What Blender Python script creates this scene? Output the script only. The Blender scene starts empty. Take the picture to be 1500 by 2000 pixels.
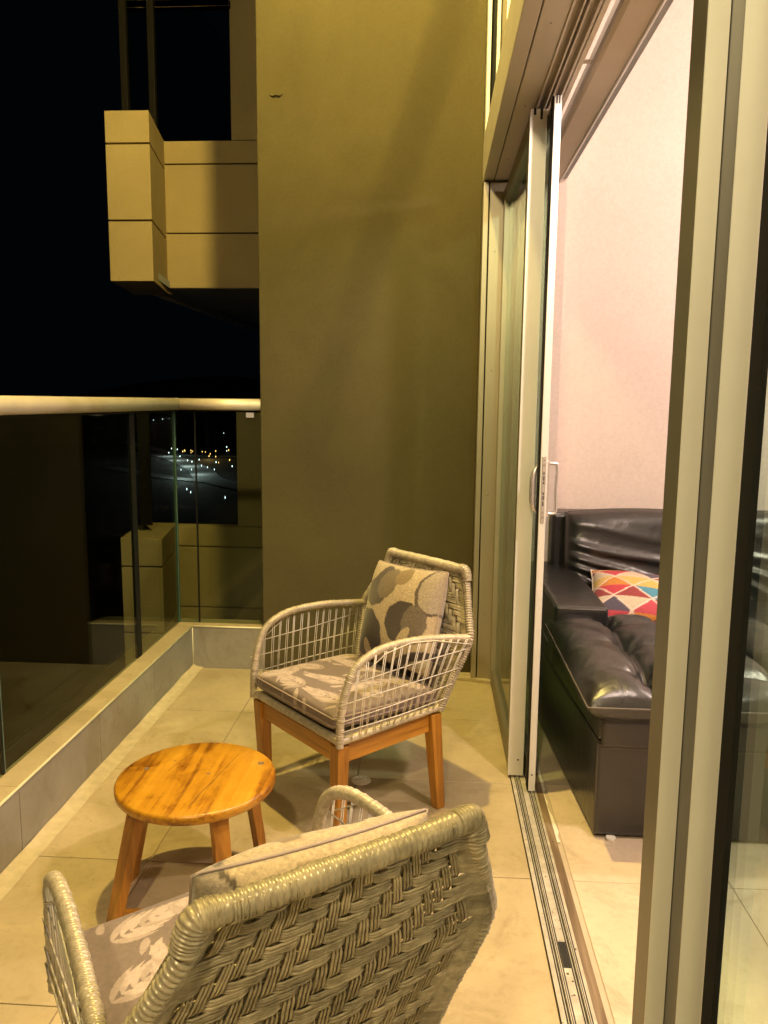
import bpy, bmesh, math, random
import numpy as np
from mathutils import Vector, Matrix
random.seed(7); rng = np.random.default_rng(7)
S = bpy.context.scene
C = S.collection

# ---------------------------------------------------------------- camera, world, exposure, lamps' settings
FPX = 1520.0
Xc = Vector((0.99800379, 0.01830715, -0.06044232))
Yc = Vector((0.06241349, -0.13978021, 0.98821356))
Zc = Vector((0.00964273, -0.9900133, -0.14064379))
cam_d = bpy.data.cameras.new('camera'); cam = bpy.data.objects.new('camera', cam_d); C.objects.link(cam)
R = Matrix((Xc, Yc, Zc))                       # world = R @ (right, down, forward)
right = R @ Vector((1, 0, 0)); up = R @ Vector((0, -1, 0)); back = R @ Vector((0, 0, -1))
cam.matrix_world = Matrix.Translation((0, 0, 1.4)) @ Matrix((right, up, back)).transposed().to_4x4()
cam_d.sensor_fit = 'VERTICAL'; cam_d.sensor_height = 24.0; cam_d.lens = 24.0 * FPX / 2000.0
cam_d.clip_start = 0.02; cam_d.clip_end = 6000
S.camera = cam

W = bpy.data.worlds.new('World'); S.world = W; W.use_nodes = True
bg = W.node_tree.nodes['Background']
bg.inputs['Color'].default_value = (0.35, 0.6, 1.0, 1); bg.inputs['Strength'].default_value = 0.0010

S.view_settings.view_transform = 'Standard'; S.view_settings.look = 'None'
S.view_settings.exposure = 0.58; S.view_settings.gamma = 1.0; S.view_settings.use_curve_mapping = False
S.render.engine = 'CYCLES'
try:
    S.cycles.max_bounces = 10; S.cycles.transparent_max_bounces = 24
    S.cycles.glossy_bounces = 5; S.cycles.diffuse_bounces = 5
    S.cycles.caustics_reflective = False; S.cycles.caustics_refractive = False
    S.cycles.sample_clamp_indirect = 4.0
except Exception: pass

YELLOW = (1.0, 0.73, 0.20); WARM = (1.0, 0.77, 0.64)
LAMPS = dict(balcony=((-0.28, 2.45, 4.55), 420, YELLOW, 0.05),
             balcony_near=((-0.35, -1.0, 3.25), 170, (1.0, 0.78, 0.40), 0.07),
             room_front=((0.92, 1.50, 2.70), 92, WARM, 0.06),
             room_back=((2.7, 2.70, 2.80), 128, WARM, 0.08))

# ---------------------------------------------------------------- material helpers
MATS = {}
def new_mat(name):
    m = bpy.data.materials.new(name); m.use_nodes = True
    nt = m.node_tree; b = nt.nodes['Principled BSDF']; MATS[name] = m
    return m, nt, b
def N(nt, typ, **kw):
    n = nt.nodes.new(typ)
    for k, v in kw.items():
        if k.startswith('i_'):
            key = k[2:]
            n.inputs[int(key) if key.isdigit() else key.replace('_', ' ')].default_value = v
        else: setattr(n, k, v)
    return n
def ramp(nt, fac, stops):
    r = N(nt, 'ShaderNodeValToRGB'); e = r.color_ramp.elements
    while len(e) < len(stops): e.new(0.5)
    for i, (p, c) in enumerate(stops):
        e[i].position = p; e[i].color = (*c, 1)
    nt.links.new(fac, r.inputs[0]); return r.outputs[0]
def coords(nt, scale=(1, 1, 1), rot=(0, 0, 0), kind='Object'):
    tc = N(nt, 'ShaderNodeTexCoord'); mp = N(nt, 'ShaderNodeMapping')
    mp.inputs['Scale'].default_value = scale; mp.inputs['Rotation'].default_value = rot
    nt.links.new(tc.outputs[kind], mp.inputs[0]); return mp.outputs[0]
def noise(nt, vec, scale, detail=4, rough=0.55, dist=0.0):
    n = N(nt, 'ShaderNodeTexNoise'); n.inputs['Scale'].default_value = scale
    n.inputs['Detail'].default_value = detail; n.inputs['Roughness'].default_value = rough
    n.inputs['Distortion'].default_value = dist
    nt.links.new(vec, n.inputs['Vector']); return n.outputs['Fac']
def bump(nt, b, h, strength=0.2, dist=0.002):
    bn = N(nt, 'ShaderNodeBump'); bn.inputs['Strength'].default_value = strength
    bn.inputs['Distance'].default_value = dist
    nt.links.new(h, bn.inputs['Height']); nt.links.new(bn.outputs[0], b.inputs['Normal']); return bn
def simple(name, col, rough=0.5, metal=0.0, var=0.12, nscale=6.0, bstr=0.0, bscale=200.0, spec=0.5, coat=0.0, kind='Object'):
    m, nt, b = new_mat(name)
    v = coords(nt, kind=kind)
    f = noise(nt, v, nscale, 5)
    lo = tuple(c * (1 - var) for c in col); hi = tuple(min(1, c * (1 + var)) for c in col)
    nt.links.new(ramp(nt, f, [(0.3, lo), (0.7, hi)]), b.inputs['Base Color'])
    b.inputs['Roughness'].default_value = rough; b.inputs['Metallic'].default_value = metal
    b.inputs['Specular IOR Level'].default_value = spec
    if coat: b.inputs['Coat Weight'].default_value = coat
    if bstr: bump(nt, b, noise(nt, v, bscale, 3), bstr)
    return m
def attr_mat(name, rough=0.8, nscale=250.0, bstr=0.25, sheen=0.0, mottling=0.25):
    m, nt, b = new_mat(name)
    a = N(nt, 'ShaderNodeVertexColor', layer_name='print')
    v = coords(nt); f = noise(nt, v, nscale, 3); f2 = noise(nt, v, nscale * 0.35, 4, 0.7)
    mx = N(nt, 'ShaderNodeMix', data_type='RGBA', blend_type='MULTIPLY'); mx.inputs[0].default_value = 1.0
    nt.links.new(a.outputs[0], mx.inputs[6])
    nt.links.new(ramp(nt, f2, [(0.3, (1 - mottling,) * 3), (0.65, (1 + mottling * .4,) * 3)]), mx.inputs[7])
    nt.links.new(mx.outputs[2], b.inputs['Base Color']); b.inputs['Roughness'].default_value = rough
    b.inputs['Sheen Weight'].default_value = sheen
    bump(nt, b, f, bstr, 0.001); return m
def glass_mat(name, tint, rough=0.0, ior=1.5, refl=1.0):
    m = bpy.data.materials.new(name); m.use_nodes = True; MATS[name] = m
    nt = m.node_tree; nt.nodes.clear()
    out = N(nt, 'ShaderNodeOutputMaterial'); tr = N(nt, 'ShaderNodeBsdfTransparent'); gl = N(nt, 'ShaderNodeBsdfGlossy')
    mix = N(nt, 'ShaderNodeMixShader'); fr = N(nt, 'ShaderNodeFresnel')
    geo = N(nt, 'ShaderNodeNewGeometry'); mr = N(nt, 'ShaderNodeMapRange')       # same reflectance on leaving the pane as on entering
    mr.inputs['To Min'].default_value = ior; mr.inputs['To Max'].default_value = 1 / ior
    nt.links.new(geo.outputs['Backfacing'], mr.inputs[0]); nt.links.new(mr.outputs[0], fr.inputs['IOR'])
    tr.inputs[0].default_value = (*tint, 1)
    gl.inputs['Roughness'].default_value = rough; gl.inputs[0].default_value = (refl, refl, refl, 1)
    nt.links.new(fr.outputs[0], mix.inputs[0]); nt.links.new(tr.outputs[0], mix.inputs[1]); nt.links.new(gl.outputs[0], mix.inputs[2])
    nt.links.new(mix.outputs[0], out.inputs[0]); return m
def emit_mat(name, col, strength):
    m, nt, b = new_mat(name)
    b.inputs['Emission Color'].default_value = (*col, 1); b.inputs['Emission Strength'].default_value = strength
    b.inputs['Base Color'].default_value = (.8, .8, .8, 1); return m

# ---------------------------------------------------------------- materials
def tile_mat(name, a, b_, rough, rscale=2.2):
    m, nt, b = new_mat(name)
    v = coords(nt, kind='Generated'); oi = N(nt, 'ShaderNodeObjectInfo')
    g = N(nt, 'ShaderNodeNewGeometry')
    f = noise(nt, g.outputs['Position'], rscale, 6, 0.6, 0.4)
    col = ramp(nt, f, [(0.32, a), (0.7, b_)])
    hs = N(nt, 'ShaderNodeHueSaturation'); mr = N(nt, 'ShaderNodeMapRange')
    mr.inputs['To Min'].default_value = 0.94; mr.inputs['To Max'].default_value = 1.05
    nt.links.new(oi.outputs['Random'], mr.inputs[0]); nt.links.new(mr.outputs[0], hs.inputs['Value'])
    nt.links.new(col, hs.inputs['Color'])
    sp = noise(nt, g.outputs['Position'], 38, 5, 0.7)
    mx = N(nt, 'ShaderNodeMix', data_type='RGBA', blend_type='MULTIPLY'); mx.inputs[0].default_value = 1
    nt.links.new(hs.outputs[0], mx.inputs[6]); nt.links.new(ramp(nt, sp, [(0.25, (.86, .85, .83)), (0.5, (1, 1, 1))]), mx.inputs[7])
    st = noise(nt, g.outputs['Position'], 5.5, 7, 0.72, 1.4)
    m2 = N(nt, 'ShaderNodeMix', data_type='RGBA', blend_type='MULTIPLY'); m2.inputs[0].default_value = 1
    nt.links.new(mx.outputs[2], m2.inputs[6]); nt.links.new(ramp(nt, st, [(0.30, (.80, .77, .72)), (0.47, (1, 1, 1)), (0.66, (1.0, .985, .96)), (0.8, (.9, .87, .82))]), m2.inputs[7])
    nt.links.new(m2.outputs[2], b.inputs['Base Color'])
    rr = N(nt, 'ShaderNodeMapRange'); rr.inputs['To Min'].default_value = rough - .1; rr.inputs['To Max'].default_value = rough + .14
    nt.links.new(f, rr.inputs[0]); nt.links.new(rr.outputs[0], b.inputs['Roughness'])
    bump(nt, b, noise(nt, g.outputs['Position'], 120, 3), 0.06, 0.001)
    return m
M_tile = tile_mat('beige_porcelain', (0.375, 0.30, 0.175), (0.585, 0.48, 0.305), 0.34)
M_rtile = tile_mat('room_porcelain', (0.56, 0.45, 0.34), (0.68, 0.565, 0.44), 0.30)
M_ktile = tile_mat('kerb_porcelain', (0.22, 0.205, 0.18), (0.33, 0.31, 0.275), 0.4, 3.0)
M_grout = simple('grout', (0.36, 0.29, 0.185), 0.9)
M_rgrout = simple('pale_grout', (0.48, 0.40, 0.31), 0.9)
M_cove = simple('cove_mortar', (0.50, 0.42, 0.27), 0.7, var=.14, nscale=25, bstr=.3, bscale=60)
M_trim = simple('pale_edge_trim', (0.85, 0.80, 0.55), 0.35, var=.06)
def plaster(name, col, var=.1, grain=.25, gs=180):
    m, nt, b = new_mat(name); g = N(nt, 'ShaderNodeNewGeometry'); P = g.outputs['Position']
    f = noise(nt, P, 1.6, 6, 0.6, .3); f2 = noise(nt, P, 70, 4, 0.7)
    lo = tuple(c * (1 - var) for c in col); hi = tuple(c * (1 + var) for c in col)
    mx = N(nt, 'ShaderNodeMix', data_type='RGBA', blend_type='MULTIPLY'); mx.inputs[0].default_value = 1
    nt.links.new(ramp(nt, f, [(0.3, lo), (0.7, hi)]), mx.inputs[6])
    nt.links.new(ramp(nt, f2, [(0.3, (.9, .9, .88)), (0.6, (1, 1, 1))]), mx.inputs[7])
    nt.links.new(mx.outputs[2], b.inputs['Base Color']); b.inputs['Roughness'].default_value = .85
    b.inputs['Specular IOR Level'].default_value = .25
    bump(nt, b, noise(nt, P, gs, 4, .65), grain, 0.002); return m
M_olive = plaster('olive_render', (0.083, 0.069, 0.029), .15)
M_facade = plaster('ochre_facade', (0.37, 0.295, 0.155), .10, .35, 120)
M_soffit = plaster('grey_soffit', (0.42, 0.44, 0.47), .1)
M_pink = plaster('rose_plaster', (0.72, 0.615, 0.565), .04, .12)
M_white = plaster('white_plaster', (0.82, 0.78, 0.72), .03, .08)
M_dark = simple('dark_void', (0.012, 0.012, 0.012), .8)
M_alu = simple('anodised_aluminium', (0.44, 0.395, 0.31), 0.38, metal=0.55, var=.05, nscale=3)
M_aluW = simple('pale_aluminium', (0.82, 0.815, 0.79), 0.42, metal=0.25, var=.04, nscale=3)
M_track = simple('dull_track_aluminium', (0.50, 0.46, 0.40), 0.5, metal=.2, var=.22, nscale=30)
M_head = simple('header_aluminium', (0.62, 0.57, 0.49), 0.45, metal=0.2, var=.06, nscale=3)
M_sideshade = simple('shaded_side_aluminium', (0.20, 0.195, 0.185), 0.4, metal=0.3, var=.06)  # darker copy of the aluminium, the shade of the side faces put into its colour
M_bronze = simple('bronze_aluminium', (0.17, 0.145, 0.10), 0.4, metal=0.3, var=.08)
M_post = simple('dark_post', (0.007, 0.006, 0.0045), .6, spec=.15)
M_seal = simple('black_gasket', (0.008, 0.008, 0.007), .7, spec=.2)
M_steel = simple('satin_steel', (0.72, 0.68, 0.66), 0.27, metal=0.75, var=.04)
M_rail = simple('champagne_rail', (0.70, 0.62, 0.46), .45, metal=.35, var=.06, nscale=14, bstr=.05, bscale=400)
M_glass = glass_mat('railing_glass', (0.80, 0.85, 0.78), ior=1.40, refl=.6)
M_dglass = glass_mat('door_glass', (0.85, 0.97, 0.89), ior=1.45, refl=.8)
M_gedge = simple('glass_edge', (0.10, 0.17, 0.14), .2)
M_lightblock = simple('dark_light_block', (0.10, 0.085, 0.06), .8)
M_roller = simple('roller_fabric', (0.70, 0.62, 0.54), .8, var=.03)
M_blackplate = simple('black_slot', (0.01, 0.01, 0.01), .6)

def wood_mat(name, a, b_, c_, axis=0, rough=.35, sc=1.0, grain_dir=0.0):
    m, nt, b = new_mat(name)
    sv = [42, 42, 42]; sv[axis] = 2.6
    v = coords(nt, tuple(s * sc for s in sv), (0, 0, grain_dir))
    f = noise(nt, v, 1.0, 8, .62, .6)
    sv2 = [9, 9, 9]; sv2[axis] = .8
    v2 = coords(nt, tuple(s * sc for s in sv2), (0, 0, grain_dir)); f2 = noise(nt, v2, 1.0, 4, .6, 1.2)
    ad = N(nt, 'ShaderNodeMath', operation='MULTIPLY_ADD'); ad.inputs[1].default_value = .45
    nt.links.new(f, ad.inputs[0])
    mu = N(nt, 'ShaderNodeMath', operation='MULTIPLY'); mu.inputs[1].default_value = .55
    nt.links.new(f2, mu.inputs[0]); nt.links.new(mu.outputs[0], ad.inputs[2])
    nt.links.new(ramp(nt, ad.outputs[0], [(0.36, a), (0.5, b_), (0.64, c_)]), b.inputs['Base Color'])
    b.inputs['Roughness'].default_value = rough
    bump(nt, b, f, .12, .001); return m
M_leg = wood_mat('teak_leg', (0.15, 0.055, 0.008), (0.37, 0.16, 0.018), (0.50, 0.235, 0.030), axis=2, rough=.38)
M_apron = wood_mat('teak_apron', (0.18, 0.068, 0.010), (0.39, 0.172, 0.019), (0.51, 0.24, 0.030), axis=0, rough=.36)
def slab_mat():
    m, nt, b = new_mat('teak_slab')
    g = coords(nt, (34, 1.9, 34), (0, 0, -.28)); st_ = coords(nt, (7.5, .75, 7.5), (0, 0, -.28)); pl = coords(nt, (4.2, 1.0, 4.2), (0, 0, -.28)); o = coords(nt)
    fine = noise(nt, g, 1.0, 9, .66, .5); streak = noise(nt, st_, 1.0, 5, .62, 1.6); patch = noise(nt, o, 11, 6, .68, 1.3); plank = noise(nt, pl, 1.0, 1, .4)
    def madd(x, k, y=None, c=0.0):
        n = N(nt, 'ShaderNodeMath', operation='MULTIPLY_ADD'); n.inputs[1].default_value = k; nt.links.new(x, n.inputs[0])
        if y is not None: nt.links.new(y, n.inputs[2])
        else: n.inputs[2].default_value = c
        return n.outputs[0]
    v = madd(fine, .26, madd(streak, .44, madd(patch, .22, madd(plank, .08))))
    nt.links.new(ramp(nt, v, [(0.365, (.085, .028, .005)), (0.43, (.27, .105, .008)), (0.478, (.46, .215, .013)), (0.59, (.60, .31, .026))]), b.inputs['Base Color'])
    rr = N(nt, 'ShaderNodeMapRange'); rr.inputs['To Min'].default_value = .2; rr.inputs['To Max'].default_value = .42; nt.links.new(patch, rr.inputs[0]); nt.links.new(rr.outputs[0], b.inputs['Roughness'])
    bump(nt, b, madd(fine, .6, patch), .25, .0012); return m
M_top = slab_mat()
M_sill = wood_mat('worn_wood_sill', (0.06, 0.04, 0.025), (0.15, 0.10, 0.062), (0.30, 0.22, 0.15), axis=1, rough=.6)

def resin_mat(name, a, b_, rough):
    m, nt, b = new_mat(name); v = coords(nt)
    f = noise(nt, v, 55, 4, .6); f2 = noise(nt, v, 9, 3)
    mx = N(nt, 'ShaderNodeMix', data_type='RGBA', blend_type='MULTIPLY'); mx.inputs[0].default_value = 1
    nt.links.new(ramp(nt, f, [(0.3, a), (0.7, b_)]), mx.inputs[6])
    nt.links.new(ramp(nt, f2, [(0.3, (.8, .8, .78)), (0.65, (1.08, 1.06, 1.02))]), mx.inputs[7])
    oi = N(nt, 'ShaderNodeObjectInfo'); hs = N(nt, 'ShaderNodeHueSaturation'); mr = N(nt, 'ShaderNodeMapRange')
    mr.inputs['To Min'].default_value = .74; mr.inputs['To Max'].default_value = 1.16; nt.links.new(oi.outputs['Random'], mr.inputs[0]); nt.links.new(mr.outputs[0], hs.inputs['Value'])
    nt.links.new(mx.outputs[2], hs.inputs['Color']); nt.links.new(hs.outputs[0], b.inputs['Base Color'])
    b.inputs['Roughness'].default_value = rough; b.inputs['Metallic'].default_value = .12
    return m
M_resin = resin_mat('pewter_resin_wrap', (0.34, 0.295, 0.215), (0.55, 0.48, 0.365), .29)
M_strand = resin_mat('taupe_resin_strand', (0.27, 0.23, 0.16), (0.53, 0.46, 0.34), .36)
M_cord = resin_mat('pale_resin_cord', (0.60, 0.56, 0.47), (0.78, 0.73, 0.63), .4)
M_leaf = attr_mat('leaf_damask', .7, 300, .15, .2, .18)
M_blob = attr_mat('blob_chenille', .85, 420, .55, .3, .38)
M_patch = attr_mat('patchwork_print', .75, 260, .2, .1, .2)
M_pipe = simple('taupe_piping', (0.33, 0.26, 0.22), .8)
M_cream = simple('cream_piping', (0.72, 0.62, 0.50), .8)

def leather_mat():
    m, nt, b = new_mat('black_leather'); v = coords(nt)
    f = noise(nt, v, 5, 5); nt.links.new(ramp(nt, f, [(0.3, (.010, .0095, .0095)), (0.7, (.020, .019, .019))]), b.inputs['Base Color'])
    b.inputs['Roughness'].default_value = .31; b.inputs['Specular IOR Level'].default_value = .75
    vv = N(nt, 'ShaderNodeTexVoronoi'); vv.inputs['Scale'].default_value = 330; nt.links.new(v, vv.inputs['Vector'])
    bn = bump(nt, b, vv.outputs['Distance'], .18, .0012)
    w = noise(nt, v, 13, 3, .5, 1.2); b2 = N(nt, 'ShaderNodeBump'); b2.inputs['Strength'].default_value = .25; b2.inputs['Distance'].default_value = .012
    nt.links.new(w, b2.inputs['Height']); nt.links.new(b2.outputs[0], bn.inputs['Normal'])
    return m
M_leather = leather_mat()
M_seam = simple('leather_seam', (0.10, 0.085, 0.075), .5)
M_ground = plaster('night_ground', (0.022, 0.024, 0.02), .3, .2)
M_asphalt = simple('asphalt', (0.16, 0.16, 0.16), .85)
M_pole = simple('pole_metal', (0.2, 0.2, 0.2), .5)
M_lw = emit_mat('white_street_light', (0.66, 0.88, 1.0), 5)
M_lo = emit_mat('amber_street_light', (1.0, 0.55, 0.14), 4)
M_lampglow = emit_mat('lamp_diffuser_yellow', YELLOW, 14)
M_roomglow = emit_mat('lamp_diffuser_warm', WARM, 14)
M_lampbody = simple('lamp_body', (0.6, 0.58, 0.55), .4)
M_drain = simple('drain_grate', (0.90, 0.86, 0.74), .5)

# ---------------------------------------------------------------- mesh helpers
class MB:
    def __init__(s): s.v = []; s.f = []; s.sm = []
    def add(s, v, f, smooth=False):
        o = len(s.v); s.v += [tuple(p) for p in v]
        s.f += [tuple(i + o for i in q) for q in f]; s.sm += [smooth] * len(f)
    def box(s, x0, x1, y0, y1, z0, z1):
        v = [(x, y, z) for z in (z0, z1) for y in (y0, y1) for x in (x0, x1)]
        s.add(v, [(0, 2, 3, 1), (4, 5, 7, 6), (0, 1, 5, 4), (2, 6, 7, 3), (0, 4, 6, 2), (1, 3, 7, 5)]); return s
    def prism(s, poly, z0, z1):
        n = len(poly); v = [(x, y, z0) for x, y in poly] + [(x, y, z1) for x, y in poly]
        s.add(v, [tuple(range(n))[::-1], tuple(range(n, 2 * n))] + [(i, (i + 1) % n, n + (i + 1) % n, n + i) for i in range(n)]); return s
    def tube(s, pts, r, sides=8, closed=False, caps=True, flat=1.0):
        pts = [Vector(p) for p in pts]; n = len(pts)
        if not hasattr(r, '__len__'): r = [r] * n
        T = []
        for i in range(n):
            a = pts[(i - 1) % n] if (closed or i) else pts[0]; b = pts[(i + 1) % n] if (closed or i < n - 1) else pts[-1]
            t = (b - a); T.append(t.normalized() if t.length > 1e-9 else Vector((0, 0, 1)))
        ref = Vector((0, 0, 1)) if abs(T[0].z) < .9 else Vector((0, 1, 0))
        u = (ref - T[0] * ref.dot(T[0])).normalized(); V = []
        for i in range(n):
            u = (u - T[i] * u.dot(T[i])); u = u.normalized() if u.length > 1e-6 else Vector((1, 0, 0)); w = T[i].cross(u)
            for k in range(sides):
                a = 2 * math.pi * k / sides
                V.append(pts[i] + (u * math.cos(a) + w * math.sin(a) * flat) * r[i])
        F = []
        for i in range(n if closed else n - 1):
            j = (i + 1) % n
            for k in range(sides):
                l = (k + 1) % sides; F.append((i * sides + k, i * sides + l, j * sides + l, j * sides + k))
        if caps and not closed:
            F.append(tuple(range(sides))[::-1]); F.append(tuple((n - 1) * sides + k for k in range(sides)))
        s.add(V, F, True); return s
    def lathe(s, prof, cx=0, cy=0, n=40, smooth=True):
        V = []; F = []
        for r, z in prof:
            for k in range(n):
                a = 2 * math.pi * k / n; V.append((cx + r * math.cos(a), cy + r * math.sin(a), z))
        for i in range(len(prof) - 1):
            for k in range(n):
                l = (k + 1) % n; F.append((i * n + k, i * n + l, (i + 1) * n + l, (i + 1) * n + k))
        s.add(V, F, smooth); s.add([V[k] for k in range(n)], [tuple(range(n))[::-1]]); s.add([V[(len(prof) - 1) * n + k] for k in range(n)], [tuple(range(n))])
        return s
    def mesh(s, name, mat, bevel=0.0, seg=2):
        me = bpy.data.meshes.new(name); me.from_pydata(s.v, [], s.f); me.update()
        me.polygons.foreach_set('use_smooth', s.sm)
        if bevel:
            bm = bmesh.new(); bm.from_mesh(me)
            bmesh.ops.bevel(bm, geom=bm.edges[:], offset=bevel, segments=seg, affect='EDGES', profile=.6)
            bmesh.ops.recalc_face_normals(bm, faces=bm.faces[:]); bm.to_mesh(me); bm.free()
        me.materials.append(mat); return me
    def build(s, name, mat, parent=None, bevel=0.0, loc=None, seg=2):
        return link(name, s.mesh(name, mat, bevel, seg), parent, loc)
def link(name, data, parent=None, loc=None):
    o = bpy.data.objects.new(name, data); C.objects.link(o)
    if parent: o.parent = parent
    if loc is not None: o.location = loc
    return o
def tag(o, label=None, cat=None, group=None, kind=None):
    for k, v in (('label', label), ('category', cat), ('group', group), ('kind', kind)):
        if v: o[k] = v
    return o
def thing(name, label, cat, loc=(0, 0, 0), rz=0, group=None):
    o = link(name, None, None, loc); o.rotation_euler = (0, 0, rz); return tag(o, label, cat, group)
def bx(x0, x1, y0, y1, z0, z1): return MB().box(x0, x1, y0, y1, z0, z1)
def smooth_path(pts, n=12, closed=False):
    P = [Vector(p) for p in pts]; out = []
    for i in range(len(P) - 1):
        p0 = P[max(i - 1, 0)]; p1 = P[i]; p2 = P[i + 1]; p3 = P[min(i + 2, len(P) - 1)]
        for k in range(n):
            t = k / n
            out.append(.5 * ((2 * p1) + (p2 - p0) * t + (2 * p0 - 5 * p1 + 4 * p2 - p3) * t * t + (3 * p1 - p0 - 3 * p2 + p3) * t ** 3))
    out.append(P[-1]); return out
def resample(pts, step):
    P = [Vector(p) for p in pts]; L = [0]
    for a, b in zip(P, P[1:]): L.append(L[-1] + (b - a).length)
    n = max(2, int(L[-1] / step)); out = []; j = 0
    for i in range(n + 1):
        d = L[-1] * i / n
        while j < len(P) - 2 and L[j + 1] < d: j += 1
        t = (d - L[j]) / max(1e-9, L[j + 1] - L[j]); out.append(P[j].lerp(P[j + 1], min(1, max(0, t))))
    return out
def wrapped(mb, pts, r, pitch=.0052, amp=.0012, sides=12, seed=0):
    """a tube bound with strand: every winding is a raised ring with a groove between"""
    rr = random.Random(seed); P = resample(pts, pitch / 4); rad = []; jit = 0
    for i in range(len(P)):
        if i % 4 == 0: jit = rr.uniform(-.0009, .0009)
        rad.append(r + jit + amp * (-1.0, .55, 1.0, .55)[i % 4])
    mb.tube(P, rad, sides)
def paint(me, cols):
    a = me.color_attributes.new('print', 'FLOAT_COLOR', 'POINT')
    a.data.foreach_set('color', np.concatenate([cols, np.ones((len(cols), 1))], 1).astype(np.float32).ravel())

# ================================================================ SETTING
tag(bx(-1.34, .43, -2.6, 4.03, -.14, -.0045).build('balcony_floor', M_grout), kind='structure')
floor = bpy.data.objects['balcony_floor']
J = .58
def tiles(parent, mat, xs, ys, gap=.0036, z0=-.0045, z1=0.0):
    cache = {}
    for x0, x1 in zip(xs, xs[1:]):
        for y0, y1 in zip(ys, ys[1:]):
            key = (round(x1 - x0, 4), round(y1 - y0, 4))
            if key not in cache:
                w, d = key; cache[key] = bx(-w / 2 + gap / 2, w / 2 - gap / 2, -d / 2 + gap / 2, d / 2 - gap / 2, 0, z1 - z0).mesh('tile', mat, .0009, 1)
            link('tile', cache[key], parent, ((x0 + x1) / 2, (y0 + y1) / 2, z0))
ys = [-1.32 + J * k for k in range(9)] + [3.885]
ys[-2:] = [3.32, 3.885]
tiles(floor, M_tile, [-1.24, -.84, -.26, .316], ys)
M_cove_mb = MB()
Yl = [-1.3 + .1 * i for i in range(53)]
prof = [(0, .020), (.012, .010), (.03, .004), (.052, .0012)]
V = []; F = []
for y in Yl:
    for px, pz in prof: V.append((-1.2385 + px + rng.normal(0, .0015), y, pz))
for i in range(len(Yl) - 1):
    for k in range(3): F.append((i * 4 + k, i * 4 + k + 1, i * 4 + 5 + k, i * 4 + 4 + k))
M_cove_mb.add(V, F, True); M_cove_mb.build('mortar_cove', M_cove, floor)
gr = random.Random(9)
for k in range(26):
    y = gr.uniform(.9, 3.8); r = gr.uniform(.0012, .0032); x = -1.19 + abs(gr.gauss(0, .05)) if k < 16 else gr.uniform(-1.1, .28)
    MB().lathe([(r, 0), (r * .5, .0012)], n=7).build('grit', M_grout, floor, 0, (x, y, .0004))
# floor drain under the far chair
dr = thing('floor_drain', 'round pale slotted drain cover set in the balcony floor under the far chair', 'drain', (-.243, 2.72, .0006))
MB().lathe([(.036, 0), (.036, .0022), (.031, .0030), (.029, .0016), (.0285, .0008)], n=36).build('rim', M_drain, dr)
MB().lathe([(.0284, 0), (.0284, .0006)], n=30).build('pan', M_blackplate, dr)
for k in range(4):
    a = math.pi * k / 4 + .2; c, s_ = math.cos(a), math.sin(a)
    MB().tube([(-.029 * c, -.029 * s_, .0016), (.029 * c, .029 * s_, .0016)], .0022, 6).build('bar', M_drain, dr)

# kerb round the balcony edge
kerb = tag(MB().prism([(-1.338, -2.6), (-1.246, -2.6), (-1.246, 3.895), (-.868, 3.895), (-.868, 4.026), (-1.338, 4.026)], -.14, .2195).build('balcony_kerb', M_grout), kind='structure')
kys = [-1.318 + J * k for k in range(9)]; kys = [y for y in kys] + [3.885]
kys = [-1.302, -.722, -.142, .438, 1.018, 1.598, 2.16, 2.74, 3.32, 3.889]
for y0, y1 in zip(kys, kys[1:]):
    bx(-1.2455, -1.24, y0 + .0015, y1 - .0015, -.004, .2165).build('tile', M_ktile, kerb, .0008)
    bx(-1.338, -1.2455, y0 + .001, y1 - .001, .2199, .2255).build('cap_tile', M_tile, kerb, .0008)
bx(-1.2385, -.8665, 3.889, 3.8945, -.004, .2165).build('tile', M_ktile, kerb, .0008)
bx(-1.338, -.8665, 3.8905, 4.026, .2199, .2255).build('cap_tile', M_tile, kerb, .0008)
t = MB(); t.tube([(-1.2415, -1.3, .2225), (-1.2415, 3.886, .2225)], .0045, 10); t.build('edge_trim', M_trim, kerb)
t = MB(); t.tube([(-1.2415, 3.891, .2225), (-.8665, 3.891, .2225)], .0045, 10); t.build('edge_trim', M_trim, kerb)
t = MB(); t.tube([(-1.2395, 3.8885, 0), (-1.2395, 3.8885, .215)], .0022, 8); t.build('edge_trim', M_trim, kerb)

# olive wall that closes the balcony
wall = bx(-.864, .215, 3.889, 4.60, -.14, 5.2).build('end_wall', M_olive, None, .006)
tag(wall, 'tall olive rendered wall closing the end of the balcony behind the far chair', 'wall')
t = MB(); P = smooth_path([(-.80, 3.887, 2.835), (-.785, 3.885, 2.828), (-.77, 3.884, 2.833), (-.752, 3.884, 2.829), (-.738, 3.887, 2.838)], 6)
t.tube(P, [.001 + .0026 * math.sin(math.pi * i / (len(P) - 1)) for i in range(len(P))], 6); t.build('paint_blister', M_olive, wall)
t = MB(); t.prism([(.02, 3.83), (.215, 3.80), (.34, 3.765), (.34, 3.7725), (.215, 3.8885), (.02, 3.8885)], -.001, .018); t.build('plinth', M_cove, wall, .004)
# balcony slab overhead and parapet behind the camera
sl = bx(-1.7, .34, -2.6, 4.6, 5.2, 5.35).build('upper_slab', M_soffit); tag(sl, 'concrete slab high above the balcony carrying the yellow lamp', 'ceiling')
bw = bx(-1.34, .3, -2.75, -2.6, -.14, 5.2).build('rear_wall', M_olive); tag(bw, 'olive wall at the near end of the balcony behind the viewer', 'wall')

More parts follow.
